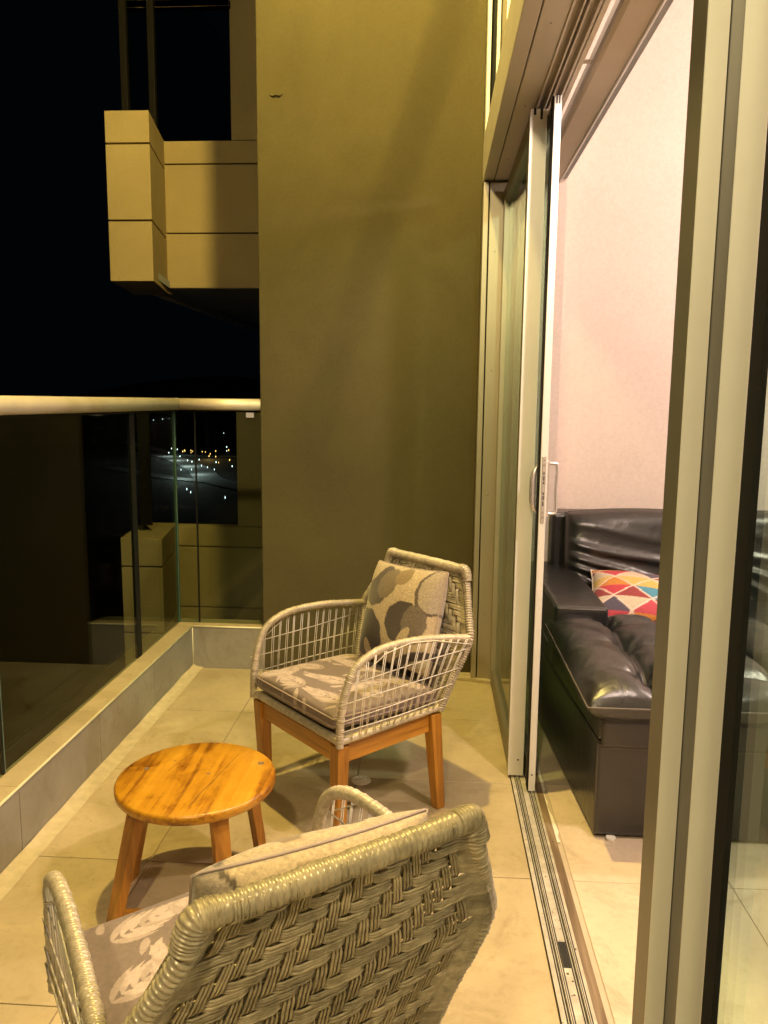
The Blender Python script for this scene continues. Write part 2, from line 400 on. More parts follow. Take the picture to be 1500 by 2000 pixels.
hp = thing('slanted_blocker', 'added unseen slanted pipe hung from the slab above, casting the band on the olive wall', 'blocker')  # added out of view to throw the diagonal shadow band on the end wall
MB().tube([(.248, 2.95, 5.2), (-.136, 2.95, 4.08), (-.287, 2.95, 3.64), (-.40, 2.95, 3.31)], .0075, 12).build('blocker', M_steel, hp)
MB().lathe([(.04, 5.186), (.04, 5.199)], .243, 2.95, 20).build('blocker_flange', M_steel, hp)

# ================================================================ GLASS RAILING
rl = thing('glass_railing', 'frameless glass railing with round champagne handrail along the tiled kerb', 'railing')
def pane(x0, x1, y0, y1, z0, z1, n='glass_panel'): return bx(x0, x1, y0, y1, z0, z1).build(n, M_glass, rl)
GX = -1.330
pane(GX - .005, GX + .005, 3.404, 3.945, .2256, 1.345)
pane(GX - .005, GX + .005, 2.236, 3.350, .2256, 1.345)
pane(GX - .005, GX + .005, .9, 2.226, .2256, 1.345)
pane(GX - .005, GX + .005, -.45, .89, .2256, 1.345)
pane(GX - .005, GX + .005, -1.9, -.46, .2256, 1.345)
pane(-1.322, -1.225, 3.950, 3.960, .2256, 1.345); pane(-1.215, -.87, 3.950, 3.960, .2256, 1.345)
bx(GX - .0062, GX + .0062, 3.352, 3.4025, .2258, 1.345).build('black_joint', M_seal, rl)
bx(GX - .0045, GX + .0045, 2.2275, 2.2345, .2258, 1.345).build('black_joint', M_seal, rl)
bx(-1.2235, -1.2165, 3.9505, 3.9595, .2258, 1.345).build('black_joint', M_seal, rl)
for y0 in (2.236, 3.402): bx(GX - .0052, GX + .0052, y0 - .0005, y0 + .003, .2257, 1.3445).build('glass_edge', M_gedge, rl)
bx(-1.336, -1.3235, 3.9462, 3.9605, .2257, 1.345).build('glass_edge', M_gedge, rl)
t = MB(); t.tube([(-1.300, -2.0, 1.377), (-1.300, 1.0, 1.377), (-1.300, 3.905, 1.377)], .0295, 24); t.build('handrail', M_rail, rl)
t = MB(); t.tube([(-1.298, 3.918, 1.377), (-.8645, 3.918, 1.377)], .0290, 24); t.build('handrail', M_rail, rl)
t = MB(); t.tube([(-1.300, 3.906, 1.377), (-1.300, 3.918, 1.377)], .0305, 20); t.build('elbow', M_rail, rl)
bx(GX - .009, GX + .009, -2.0, 3.92, 1.338, 1.352).build('glazing_channel', M_seal, rl)
bx(-1.32, -.8645, 3.943, 3.966, 1.338, 1.352).build('glazing_channel', M_seal, rl)
bx(-.95, -.91, 3.938, 3.949, 1.312, 1.3375).build('bracket', M_aluW, rl, .002)

# ================================================================ DOOR WALL (sliding door)
fr = thing('sliding_door_frame', 'tall aluminium sliding door frame with header and double floor track', 'door frame')
# far jamb
bx(.2155, .240, 3.80, 3.93, 0, 2.41).build('jamb', M_alu, fr, .002)
bx(.240, .246, 3.812, 3.93, 0, 2.41).build('jamb_groove', M_seal, fr)
bx(.246, .334, 3.806, 3.93, 0, 2.41).build('jamb', M_alu, fr, .002)
bx(.334, .345, 3.815, 3.93, 0, 2.41).build('jamb_groove', M_seal, fr)
bx(.345, .44, 3.80, 3.93, 0, 2.41).build('jamb', M_alu, fr, .002)
# header: outer board, groove, inner channels
Z0 = 2.42
bx(.214, .262, -1.5, 3.93, Z0, 2.62).build('header', M_head, fr, .002)
bx(.262, .266, -1.5, 3.93, Z0 + .012, 2.62).build('header_groove', M_seal, fr)
bx(.266, .338, -1.5, 3.93, Z0 + .001, 2.62).build('header', M_head, fr, .002)
bx(.338, .346, -1.5, 3.93, Z0 - .004, 2.62).build('track_lip', M_head, fr, .0015)
bx(.346, .366, -1.5, 3.93, Z0 + .025, 2.62).build('header_channel', M_head, fr)
bx(.366, .372, -1.5, 3.93, Z0 - .004, 2.62).build('track_lip', M_head, fr, .0015)
bx(.372, .380, -1.5, 3.93, Z0 + .03, 2.62).build('header_channel', M_head, fr)
bx(.380, .386, -1.5, 3.93, Z0 - .004, 2.62).build('track_lip', M_head, fr, .0015)
bx(.386, .406, -1.5, 3.93, Z0 + .025, 2.62).build('header_channel', M_head, fr)
bx(.406, .414, -1.5, 3.93, Z0 - .004, 2.62).build('track_lip', M_head, fr, .0015)
# floor track
bx(.3185, .399, -1.5, 3.80, -.03, .0035).build('track_base', M_track, fr)
bx(.3165, .3185, -1.5, 3.80, -.03, .0015).build('track_groove', M_seal, fr)
for x, h in ((.3335, .0052), (.3395, .011), (.3455, .0052), (.3735, .0052), (.3795, .011), (.3855, .0052)):
    bx(x, x + .0020, -1.5, 3.80, .0036, h).build('track_rib', M_track, fr)
    bx(x + .0020, x + .0056, -1.5, 3.80, .0036, .0040).build('track_groove', M_blackplate, fr)
bx(.3302, .3333, -1.5, 3.80, .0036, .0040).build('track_groove', M_blackplate, fr); bx(.3702, .3733, -1.5, 3.80, .0036, .0040).build('track_groove', M_blackplate, fr)
bx(.3995, .424, -1.5, 3.80, -.03, .002).build('wood_sill', M_sill, fr)
bx(.3515, .3698, 1.79, 1.885, .0037, .0046).build('drain_slot', M_blackplate, fr)
for x, y, r in ((.360, 2.17, .0022), (.358, 1.77, .004), (.366, 1.745, .003), (.3925, 1.86, .0035), (.362, 1.70, .003), (.41, 2.36, .002)):
    MB().lathe([(r, 0), (r * .7, .001)], n=9).build('dirt_spot', M_sill, fr, 0, (x, y, .0036))
for k in range(18):
    r = gr.uniform(.0008, .0022)
    MB().lathe([(r, 0), (r * .5, .001)], n=7).build('dirt_spot', M_sill, fr, 0, (gr.uniform(.349, .369) if k % 3 else gr.uniform(.321, .329), gr.uniform(1.55, 2.6), .0036))
# screws down the stiles and along the header
for z in (.35, .95, 1.55, 2.1): MB().lathe([(.0028, 0), (.0028, .001)], n=10).build('screw', M_bronze, fr, 0, (.275, 3.8055, z)).rotation_euler = (math.pi / 2, 0, 0)
for y in (1.8, 2.3, 2.9, 3.5): MB().lathe([(.003, -.001), (.003, 0)], n=10).build('screw', M_bronze, fr, 0, (.30, y, Z0 + .0008))
# white mortar edge between the sill and the room tiles, broken
t = MB(); V = []; ys_ = np.linspace(2.36, 3.6, 40)
for y in ys_: V += [(.4242, y, .0015), (.437 + rng.normal(0, .004) + .006 * math.sin(y * 9), y, .0015)]
t.add(V, [(2 * i, 2 * i + 1, 2 * i + 3, 2 * i + 2) for i in range(39)]); t.build('mortar_edge', M_white, fr)

def leaf(name, label, x0, x1, y0, y1, mat_f, glass=True, z1=2.40, group=None):
    L = thing(name, label, 'sliding door', group=group)
    return L
# outer far leaf: leading stile faces the viewer
L1 = thing('sliding_door_leaf', 'outer glass door leaf pushed to the far jamb, without handle', 'sliding door', group='sliding door leaves')
bx(.306, .363, 2.785, 2.80, .012, 2.372).build('stile', M_aluW, L1, .002)
bx(.309, .360, 2.801, 2.865, .012, 2.372).build('stile', M_bronze, L1, .002)
bx(.309, .360, 3.74, 3.80, .012, 2.372).build('stile', M_alu, L1, .002)
bx(.312, .357, 2.866, 3.739, .012, .085).build('bottom_rail', M_bronze, L1, .002)
bx(.312, .357, 2.866, 3.739, 2.31, 2.372).build('top_rail', M_bronze, L1, .002)
bx(.331, .338, 2.866, 3.739, .086, 2.309).build('glass_pane', M_dglass, L1)
bx(.324, .3305, 2.866, 2.872, .086, 2.309).build('gasket', M_seal, L1)
for z in (.075,): MB().lathe([(.0035, 0), (.0035, .001)], n=12).build('screw', M_blackplate, L1, 0, (.342, 2.7845, z)).rotation_euler = (math.pi / 2, 0, 0)
for xx, h in ((.318, .02), (.340, .034)): bx(xx, xx + .008, 2.7835, 2.80, 2.372 - h, 2.3735).build('notch', M_blackplate, L1)
# inner far leaf with the handle
L2 = thing('sliding_door_leaf', 'inner glass door leaf carrying the lock plate and pull handles', 'sliding door', group='sliding door leaves')
bx(.3685, .392, 2.668, 2.682, .012, 2.372).build('stile', M_aluW, L2, .002)
bx(.3705, .390, 2.683, 2.74, .012, 2.372).build('stile', M_aluW, L2, .002)
bx(.3705, .390, 3.72, 3.79, .012, 2.372).build('stile', M_alu, L2, .002)
bx(.372, .389, 2.741, 3.719, .012, .085).build('bottom_rail', M_bronze, L2, .002)
bx(.372, .389, 2.741, 3.719, 2.31, 2.372).build('top_rail', M_bronze, L2, .002)
bx(.377, .383, 2.741, 3.719, .086, 2.309).build('glass_pane', M_dglass, L2)
bx(.3645, .3680, 2.676, 2.72, .012, 2.372).build('seal_strip', M_seal, L2)
MB().lathe([(.0028, 0), (.0028, .001)], n=12).build('screw', M_blackplate, L2, 0, (.379, 2.6675, .075)).rotation_euler = (math.pi / 2, 0, 0)
for xx in (.3745, .383): bx(xx, xx + .004, 2.6665, 2.682, 2.346, 2.3735).build('notch', M_blackplate, L2)
lp = bx(.3735, .3865, 2.6645, 2.668, .992, 1.222).build('lock_plate', M_steel, L2, .002)
for z in (1.163, 1.150, 1.143, 1.131, 1.094, 1.082, 1.076, 1.063, 1.056): bx(.3785, .3822, 2.6638, 2.6646, z - .0045, z + .0035).build('lock_slot', M_blackplate, lp)
for z in (1.207, 1.190, 1.028, 1.010): MB().lathe([(.002, 0), (.002, .0008)], n=10).build('screw', M_bronze, lp, 0, (.380, 2.6644, z)).rotation_euler = (math.pi / 2, 0, 0)
# outside pull: a crescent plate;  inside pull: a D handle
t = MB(); V = []; n = 25; inner = []
for i in range(n):
    f = i / (n - 1); z = 1.022 + .168 * f
    ox = .026 * (1 - abs(2 * f - 1) ** 4.5) + .004; ix = max(0, .012 * math.sin(2 * math.pi * f * 1.0 + math.pi / 2) + .0)
    V += [(.3672 - ox, 2.690, z), (.3672 - ox, 2.706, z), (.3672 - ox * .30 - (.010 * (1 - abs(math.cos(math.pi * (f - .5) * 2)) )) * 0, 2.706, z), (.3672 - ox * .30, 2.690, z)]
F = []
for i in range(n - 1):
    for k in range(4):
        l = (k + 1) % 4; F.append((4 * i + k, 4 * i + l, 4 * i + 4 + l, 4 * i + 4 + k))
F += [(0, 1, 2, 3), (4 * n - 4, 4 * n - 1, 4 * n - 2, 4 * n - 3)]
t.add(V, F, True); t.build('pull_handle', M_steel, L2)
t = MB(); hp = smooth_path([(.391, 2.690, 1.195), (.418, 2.690, 1.196), (.428, 2.690, 1.185), (.427, 2.690, 1.11), (.428, 2.690, 1.035), (.418, 2.690, 1.023), (.391, 2.690, 1.024)], 8)
t.tube(hp, .0062, 10, flat=1.3); t.build('pull_handle', M_steel, L2)
bx(.3915, .402, 2.680, 2.702, 1.012, 1.206).build('handle_plate', M_steel, L2, .003)

# near leaf: stepped closing stile and its glass
L3 = thing('sliding_door_leaf', 'near glass door leaf seen edge on at the right of the opening', 'sliding door', group='sliding door leaves')
bx(.360, .3905, 1.160, 1.226, .012, 2.372).build('stile', M_sideshade, L3, .001)
bx(.3602, .3898, 1.1575, 1.1598, .012, 2.372).build('lit_stile_face', M_aluW, L3)  # paler front plate, the light on this face put into its colour
bx(.3910, .4275, 1.108, 1.226, .012, 2.372).build('stile', M_sideshade, L3, .001)
bx(.3912, .4285, 1.1055, 1.1078, .012, 2.372).build('lit_stile_face', M_aluW, L3)
bx(.4285, .4375, 1.066, 1.105, .012, 2.372).build('gasket', M_seal, L3)
bx(.438, .444, -.4, 1.09, .085, 2.309).build('glass_pane', M_dglass, L3)
bx(.434, .448, -.4, 1.065, .012, .084).build('bottom_rail', M_bronze, L3, .002)
bx(.434, .448, -.4, 1.065, 2.31, 2.372).build('top_rail', M_bronze, L3, .002)
bx(.43, .452, -.5, -.401, .012, 2.372).build('stile', M_bronze, L3, .002)

# upper window above the header (double height)
UW = thing('upper_window', 'tall fixed window with narrow mullions above the sliding door header', 'window')
for i, (x0, x1, y0, m) in enumerate(((.2165, .232, 3.80, M_aluW), (.2325, .2575, 3.83, M_seal), (.258, .272, 3.79, M_aluW), (.2725, .297, 3.81, M_bronze), (.2975, .315, 3.78, M_aluW), (.3155, .37, 3.80, M_seal))):
    bx(x0, x1, y0, 3.93, 2.6215, 5.19).build('mullion', m, UW, .001)
bx(.330, .338, -1.5, 3.78, 2.6215, 5.19).build('glass_pane', M_dglass, UW)
bx(.232, .33, -1.5, 3.775, 3.42, 3.56).build('transom', M_alu, UW, .003)
for y in (1.0, -.4): bx(.3385, .365, y, y + .05, 2.6215, 5.19).build('mullion', M_bronze, UW, .002)
fx = bx(.30, .46, -2.6, -1.5, -.14, 5.19).build('facade_wall', M_olive); ub = bx(.366, .374, -1.5, 3.93, 2.63, 5.19).build('window_light_block', M_lightblock); tag(ub, 'added dark panel inside the tall upper window, keeping balcony lamp light from the room', 'blind')  # dark panel added behind the upper glass to stop lamp light reaching the room
up_ = bx(.345, .455, -2.6, 4.0, 5.195, 6.6).build('upper_facade', M_olive); tag(up_, 'olive facade strip above the tall window, higher than the picture', 'wall')
tag(fx, 'olive facade wall beside the door on the near side', 'wall')

# ================================================================ ROOM
rf = tag(bx(.4255, 4.6, -2.6, 4.12, -.14, -.0032).build('room_floor', M_rgrout), kind='structure')
tiles(rf, M_rtile, [.439, .9, 1.48, 2.06, 2.64, 3.22], [-1.32 + J * k for k in range(10)], .0025, -.0032)
rw = bx(.45, 4.75, 4.12, 4.30, -.14, 6.6).build('room_back_wall', M_pink); tag(rw, 'rose white living room wall behind the black sofa', 'wall')
r2 = bx(4.6, 4.75, -2.6, 4.12, -.14, 6.6).build('room_side_wall', M_white); tag(r2, 'white living room wall on the far right, mostly out of sight', 'wall')
r3 = bx(.46, 4.6, -2.75, -2.6, -.14, 6.6).build('room_near_wall', M_white); tag(r3, 'white living room wall on the near side, behind the viewer', 'wall')
rc = bx(.46, 4.6, -2.6, 4.12, 4.2, 4.35).build('room_ceiling', M_white); tag(rc, 'white plaster ceiling of the double height living room', 'ceiling')
rj = bx(.4405, .62, 3.94, 4.12, -.004, 6.44).build('wall_return', M_pink); tag(rj, 'short rose wall return beside the far door jamb', 'wall')
# curtain rail and roller cassette inside the door head
rb = thing('roller_blind', 'slim grey roller blind cassette rolled up inside the door head', 'blind')
bx(.470, .480, -1.4, 3.92, 2.446, 2.474).build('back_plate', M_bronze, rb)
t = MB(); t.prism([(.4805, 2.452), (.495, 2.442), (.575, 2.442), (.588, 2.450), (.588, 2.476), (.4805, 2.476)], -1.4, 3.92)
me = t.mesh('cassette', M_roller); me.transform(Matrix(((1, 0, 0, 0), (0, 0, 1, 0), (0, 1, 0, 0), (0, 0, 0, 1)))); link('cassette', me, rb)
t = MB(); t.tube([(.581, -1.4, 2.440), (.581, 3.92, 2.440)], .005, 10); t.build('bottom_bar', M_aluW, rb)
bx(.590, .612, -1.4, 3.92, 2.45, 2.50).build('front_fascia', M_soffit, rb, .002)
bx(.4265, .4415, -1.5, 3.93, 2.435, 2.60).build('white_slot_trim', M_white, rb)
bx(.436, .474, 2.62, 2.632, 2.448, 2.456).build('bracket', M_alu, rb)

# ---------------------------------------------------------------- soft shapes
def pillow_mesh(name, mat, w, d, h, n=60, power=2.4, edge=.5, color=None, pinch=.06, wrinkle=None, boxy=0.0, seed=1):
    """two joined grids; color(u, v, top) gives the print"""
    g = np.linspace(-1, 1, n); U, Vv = np.meshgrid(g, g, indexing='ij')
    prof = np.clip((1 - np.abs(U) ** power) * (1 - np.abs(Vv) ** power), 0, 1) ** edge
    px = U * w / 2 * (1 - pinch * (1 - np.abs(Vv) ** 2) * np.abs(U) ** 3); py = Vv * d / 2 * (1 - pinch * (1 - np.abs(U) ** 2) * np.abs(Vv) ** 3)
    wr = wrinkle(U, Vv) if wrinkle else 0
    top = np.stack([px, py, prof * h / 2 + wr * prof + boxy], -1); bot = np.stack([px, py, -prof * h / 2 - boxy], -1)
    vs = np.concatenate([top.reshape(-1, 3), bot.reshape(-1, 3)]); F = []; o = n * n
    idx = lambda i, j: i * n + j
    for i in range(n - 1):
        for j in range(n - 1):
            F.append((idx(i, j), idx(i + 1, j), idx(i + 1, j + 1), idx(i, j + 1)))
            F.append((o + idx(i, j), o + idx(i, j + 1), o + idx(i + 1, j + 1), o + idx(i + 1, j)))
    bd = [(i, 0) for i in range(n)] + [(n - 1, j) for j in range(1, n)] + [(i, n - 1) for i in range(n - 2, -1, -1)] + [(0, j) for j in range(n - 2, 0, -1)]
    for a, b in zip(bd, bd[1:] + bd[:1]): F.append((idx(*a), o + idx(*a), o + idx(*b), idx(*b)))
    me = bpy.data.meshes.new(name); me.from_pydata(vs.tolist(), [], F); me.update()
    me.polygons.foreach_set('use_smooth', [True] * len(me.polygons)); me.materials.append(mat)
    if color is not None:
        paint(me, np.concatenate([color(U, Vv, True).reshape(-1, 3), color(U, Vv, False).reshape(-1, 3)]))
    rim = [Vector(top[i, j]) * .5 + Vector(bot[i, j]) * .5 for i, j in bd]
    return me, rim
def leaf_print(U, Vv, top):
    base = np.array((.185, .138, .115)); lite = np.array((.47, .375, .325)); mid = np.array((.38, .30, .255))
    r = np.random.default_rng(5); out = np.tile(base, U.shape + (1,))
    x = U * 1.0; y = Vv * .92
    def drop(cx, cy, ang, ln, wd, col, bend=0.0):
        c, s = math.cos(ang), math.sin(ang); a = (x - cx) * c + (y - cy) * s; b = -(x - cx) * s + (y - cy) * c
        tt = a / ln; b = b - bend * ln * tt * tt
        m = (tt > 0) & (tt < 1) & (np.abs(b) < wd * np.sin(np.pi * np.clip(tt, 0, 1) ** .75) ** .8)
        out[m] = col
    for sx, sy, sa in ((-.95, -.75, .55), (-.2, -.95, .9), (.15, -.55, .25), (-.9, .0, .35), (-.25, .1, .7), (.45, .05, .45), (-.75, .6, .25), (0.0, .72, .15), (.6, .62, .6), (.75, -.85, 1.2), (-.55, -.35, 1.4), (.9, .3, 2.4)):
        L = .62; cv = r.uniform(-.5, .5)
        for k in range(8):
            f = k / 8; ang = sa + cv * f; px = sx + L * f * math.cos(sa + cv * f / 2); py = sy + L * f * math.sin(sa + cv * f / 2)
            for sgn in (-1, 1):
                drop(px, py, ang + sgn * (.85 - .40 * f), .32 * (1 - .45 * f), .031, lite if (k % 3) else mid, -sgn * .35)
        drop(sx + L * .8 * math.cos(sa), sy + L * .8 * math.sin(sa), sa + cv, .25, .03, lite)
    for k in range(26):
        drop(r.uniform(-1, 1), r.uniform(-1, 1), r.uniform(0, 6.3), r.uniform(.12, .22), .035, mid if k % 2 else lite, r.uniform(-.5, .5))
    return out
def blob_print(U, Vv, top):
    # u left to right as seen from the front, v from the top
    u = (-U + 1) / 2 * .94 + .03; v = (1 - Vv) / 2 * .92 + .07
    out = np.tile(np.array((.44, .345, .205)), U.shape + (1,))
    r = np.random.default_rng(3)
    def ell(cx, cy, rx, ry, col, rot=0):
        c, s = math.cos(rot), math.sin(rot); a = (u - cx) * c + (v - cy) * s; b = -(u - cx) * s + (v - cy) * c
        m = (a / rx) ** 2 + (b / ry) ** 2 < 1 + .05 * np.sin(9 * np.arctan2(b, a)); out[m] = col
    dk = (.030, .018, .010); md = (.085, .062, .036); lt = (.33, .27, .19); bs = (.44, .345, .205)
    ell(.28, .29, .21, .20, (.060, .040, .018)); ell(.17, .10, .09, .20, bs, .5); ell(.42, .26, .13, .15, (.15, .11, .05), .3)
    ell(.58, .17, .09, .09, (.22, .155, .065))
    ell(.92, .27, .15, .21, md); ell(.935, .26, .135, .19, lt)
    ell(.24, .76, .23, .24, dk); ell(.27, .92, .055, .13, bs, -.1)
    ell(.70, .58, .20, .19, (.045, .030, .017)); ell(.82, .56, .12, .15, (.13, .10, .066)); ell(.74, .70, .045, .11, bs, .6)
    ell(.78, .92, .26, .07, (.05, .036, .025), -.5); ell(.80, .955, .24, .035, (.5, .45, .36), -.5)
    ell(.06, .42, .05, .2, (.3, .24, .13))
    return out
def patch_print(U, Vv, top):
    cols = np.array([(.62, .05, .075), (.08, .32, .45), (.72, .28, .04), (.78, .52, .14), (.62, .07, .10), (.72, .60, .42), (.10, .08, .12), (.35, .05, .05)])
    a = (U * 1.1 + Vv * 1.0) * 1.25 + 10.35; b = (U * 1.1 - Vv * 1.0) * 1.25 + 10.1
    ia, ib = np.floor(a).astype(int), np.floor(b).astype(int); fa, fb = a - ia, b - ib
    tri = (fa > fb).astype(int)
    k = (ia * 3 + ib * 5 + tri * 2 + (ia * ib) % 3) % 8
    out = cols[k] * .85
    m = (np.minimum(fa, 1 - fa) < .035) | (np.minimum(fb, 1 - fb) < .035); out[m] = (.80, .62, .50)
    return out

# ================================================================ SOFA
sofa = thing('sofa', 'black leather sofa with tufted seat pads inside the living room', 'sofa', (0, 0, 0))
t = MB(); t.prism([(.545, 2.395), (2.55, 2.395), (2.55, 3.95), (.492, 3.95), (.492, 3.24)], .012, .335); t.build('base', M_leather, sofa, .012)
bx(.552, 2.545, 2.37, 2.394, .325, .412).build('front_band', M_leather, sofa, .010)
t = MB(); t.prism([(.546, 2.40), (2.55, 2.40), (2.55, 3.95), (.494, 3.95), (.494, 3.24)], .336, .412); t.build('deck', M_leather, sofa, .01)
for z in (.322, .412): MB().tube([(.552, 2.372, z), (2.54, 2.372, z)], .0028, 8).build('seam', M_seam, sofa)
MB().tube([(.545, 2.3925, .02), (.545, 2.3925, .325)], .0025, 8).build('seam', M_seam, sofa)
MB().lathe([(.014, 0), (.016, .010)], n=16).build('foot', M_white, sofa, 0, (.60, 2.388, .001))
bx(.50, .712, 3.05, 3.98, .335, .60).build('arm', M_leather, sofa, .022, seg=3)
bx(2.36, 2.57, 3.05, 3.98, .335, .60).build('arm', M_leather, sofa, .022, seg=3)
MB().tube([(.515, 3.0515, .589), (.70, 3.0515, .587)], .003, 8).build('seam', M_seam, sofa)
t = MB(); t.box(.60, 2.5, 3.88, 4.06, .30, .86); t.build('back_frame', M_leather, sofa, .02)
def seat_pad(x0, x1, y0, y1, zc, th, nx, ny):
    g = 90; u = np.linspace(-1, 1, g); U, V_ = np.meshgrid(u, u, indexing='ij')
    edge = np.clip((1 - np.abs(U) ** 7) * (1 - np.abs(V_) ** 5), 0, 1) ** .5
    X_ = (x0 + x1) / 2 + U * (x1 - x0) / 2; Y_ = (y0 + y1) / 2 + V_ * (y1 - y0) / 2
    fx_ = (X_ - x0) / (x1 - x0) * nx; fy_ = (Y_ - 2.155) / .285
    dx = np.abs(fx_ - np.round(fx_)); dy = np.abs(fy_ - np.round(fy_))
    inx = (np.round(fx_) > 0) & (np.round(fx_) < nx); iny = (np.round(fy_) > 0) & (np.round(fy_) < 4)
    sx = np.where(inx, np.exp(-(dx / .16) ** 1.1), 0); sy = np.where(iny, np.exp(-(dy / .13) ** 1.1), 0) * np.where(fx_ > .98, 1, np.clip((fx_ - .25) / .75, 0, 1) ** 1.5)
    val = np.maximum(sx, sy)
    btn = np.where(inx & iny, np.exp(-((dx ** 2 + dy ** 2) / .035)), 0)
    ang = np.arctan2(dy + 1e-6, dx + 1e-6)
    crease = .0045 * np.sin(11 * ang + 3 * U) * np.exp(-((np.sqrt(dx ** 2 + dy ** 2) - .25) / .16) ** 2)
    zt = th / 2 * edge - .046 * val * edge - .034 * btn + crease * edge * .8 + .003 * np.sin(9 * U + 14 * V_) * edge
    X = (x0 + x1) / 2 + U * (x1 - x0) / 2; Y = (y0 + y1) / 2 + V_ * (y1 - y0) / 2
    top = np.stack([X, Y, zc + zt], -1); bot = np.stack([X, Y, zc - th / 2 * edge], -1)
    vs = np.concatenate([top.reshape(-1, 3), bot.reshape(-1, 3)]); F = []; o = g * g
    for i in range(g - 1):
        for j in range(g - 1):
            a = i * g + j; F.append((a, a + g, a + g + 1, a + 1)); F.append((o + a, o + a + 1, o + a + g + 1, o + a + g))
    me = bpy.data.meshes.new('seat_cushion'); me.from_pydata(vs.tolist(), [], F); me.update()
    me.polygons.foreach_set('use_smooth', [True] * len(me.polygons)); me.materials.append(M_leather)
    c = link('seat_cushion', me, sofa)
    bd = [(i, 0) for i in range(g)] + [(g - 1, j) for j in range(1, g)] + [(i, g - 1) for i in range(g - 2, -1, -1)] + [(0, j) for j in range(g - 2, 0, -1)]
    t = MB(); t.tube([Vector(top[b]) for b in bd[::2]], .0035, 6, closed=True); t.build('piping', M_seam, c)
seat_pad(.486, 1.12, 2.29, 3.20, .485, .19, 3, 3)
seat_pad(1.13, 1.78, 2.305, 3.20, .485, .19, 3, 3)
seat_pad(1.79, 2.55, 2.305, 3.20, .485, .19, 3, 3)
bx(.72, 2.35, 3.20, 3.87, .413, .485).build('seat_deck', M_leather, sofa, .025, seg=3)
def back_cushion(x0, x1, sd):
    r = np.random.default_rng(sd); nu, nv = 90, 70
    u = np.linspace(-1, 1, nu); v = np.linspace(-1, 1, nv); U, V_ = np.meshgrid(u, v, indexing='ij')
    edge = np.clip((1 - np.abs(U) ** 9) * (1 - np.abs(V_) ** 7), 0, 1) ** .4
    wr = np.zeros_like(U)
    for k, (c0, sl, am, wd) in enumerate(((.42, -.55, .020, .10), (.12, -.75, .026, .09), (-.16, -.85, .024, .08), (-.46, -.9, .022, .08), (.70, -.22, .008, .12), (-.75, -.7, .016, .07))):
        d = V_ - (c0 + sl * (U + 1) * .75 + .10 * np.sin(2.2 * U + k)); wr += am * np.exp(-(d / wd) ** 2) * (1 - .45 * (U + 1) / 2)
    z0, z1 = .46, .895
    yf = 3.75 - .085 * edge - wr * edge + .07 * (V_ + 1) / 2
    X = (x0 + x1) / 2 + U * (x1 - x0) / 2; Z = (z0 + z1) / 2 + V_ * (z1 - z0) / 2 - .018 * (np.abs(U - .1) ** 2) * (V_ > 0) * V_
    fr_ = np.stack([X, yf, Z], -1); bk = np.stack([X, 3.80 + .075 * edge + .03 * (V_ + 1) / 2, Z], -1)
    vs = np.concatenate([fr_.reshape(-1, 3), bk.reshape(-1, 3)]); F = []; o = nu * nv
    for i in range(nu - 1):
        for j in range(nv - 1):
            a = i * nv + j; F.append((a, a + nv, a + nv + 1, a + 1)); F.append((o + a, o + a + 1, o + a + nv + 1, o + a + nv))
    bd = [(i, 0) for i in range(nu)] + [(nu - 1, j) for j in range(1, nv)] + [(i, nv - 1) for i in range(nu - 2, -1, -1)] + [(0, j) for j in range(nv - 2, 0, -1)]
    for (a, b) in zip(bd, bd[1:] + bd[:1]):
        ia, ib = a[0] * nv + a[1], b[0] * nv + b[1]; F.append((ia, o + ia, o + ib, ib))
    me = bpy.data.meshes.new('back_cushion'); me.from_pydata(vs.tolist(), [], F); me.update()
    me.polygons.foreach_set('use_smooth', [True] * len(me.polygons)); me.materials.append(M_leather)
    c = link('back_cushion', me, sofa)
    t = MB(); t.tube([Vector(fr_[i, nv - 1]) for i in range(2, nu - 2, 2)], .003, 6); t.build('piping', M_seam, c)
back_cushion(.655, 1.30, 1); back_cushion(1.31, 1.85, 2); back_cushion(1.86, 2.36, 3)

me, rim = pillow_mesh('patchwork_pillow', M_patch, .44, .40, .15, 80, 2.4, .55, patch_print, .08)
pp = link('patchwork_pillow', me); tag(pp, 'bright patchwork throw pillow lying on the black leather sofa', 'pillow')
t = MB(); t.tube(rim[::3], .004, 6, closed=True); t.build('piping', M_cream, pp)
pp.location = (.93, 3.43, .545); pp.rotation_euler = (math.radians(17), math.radians(4), math.radians(-12))

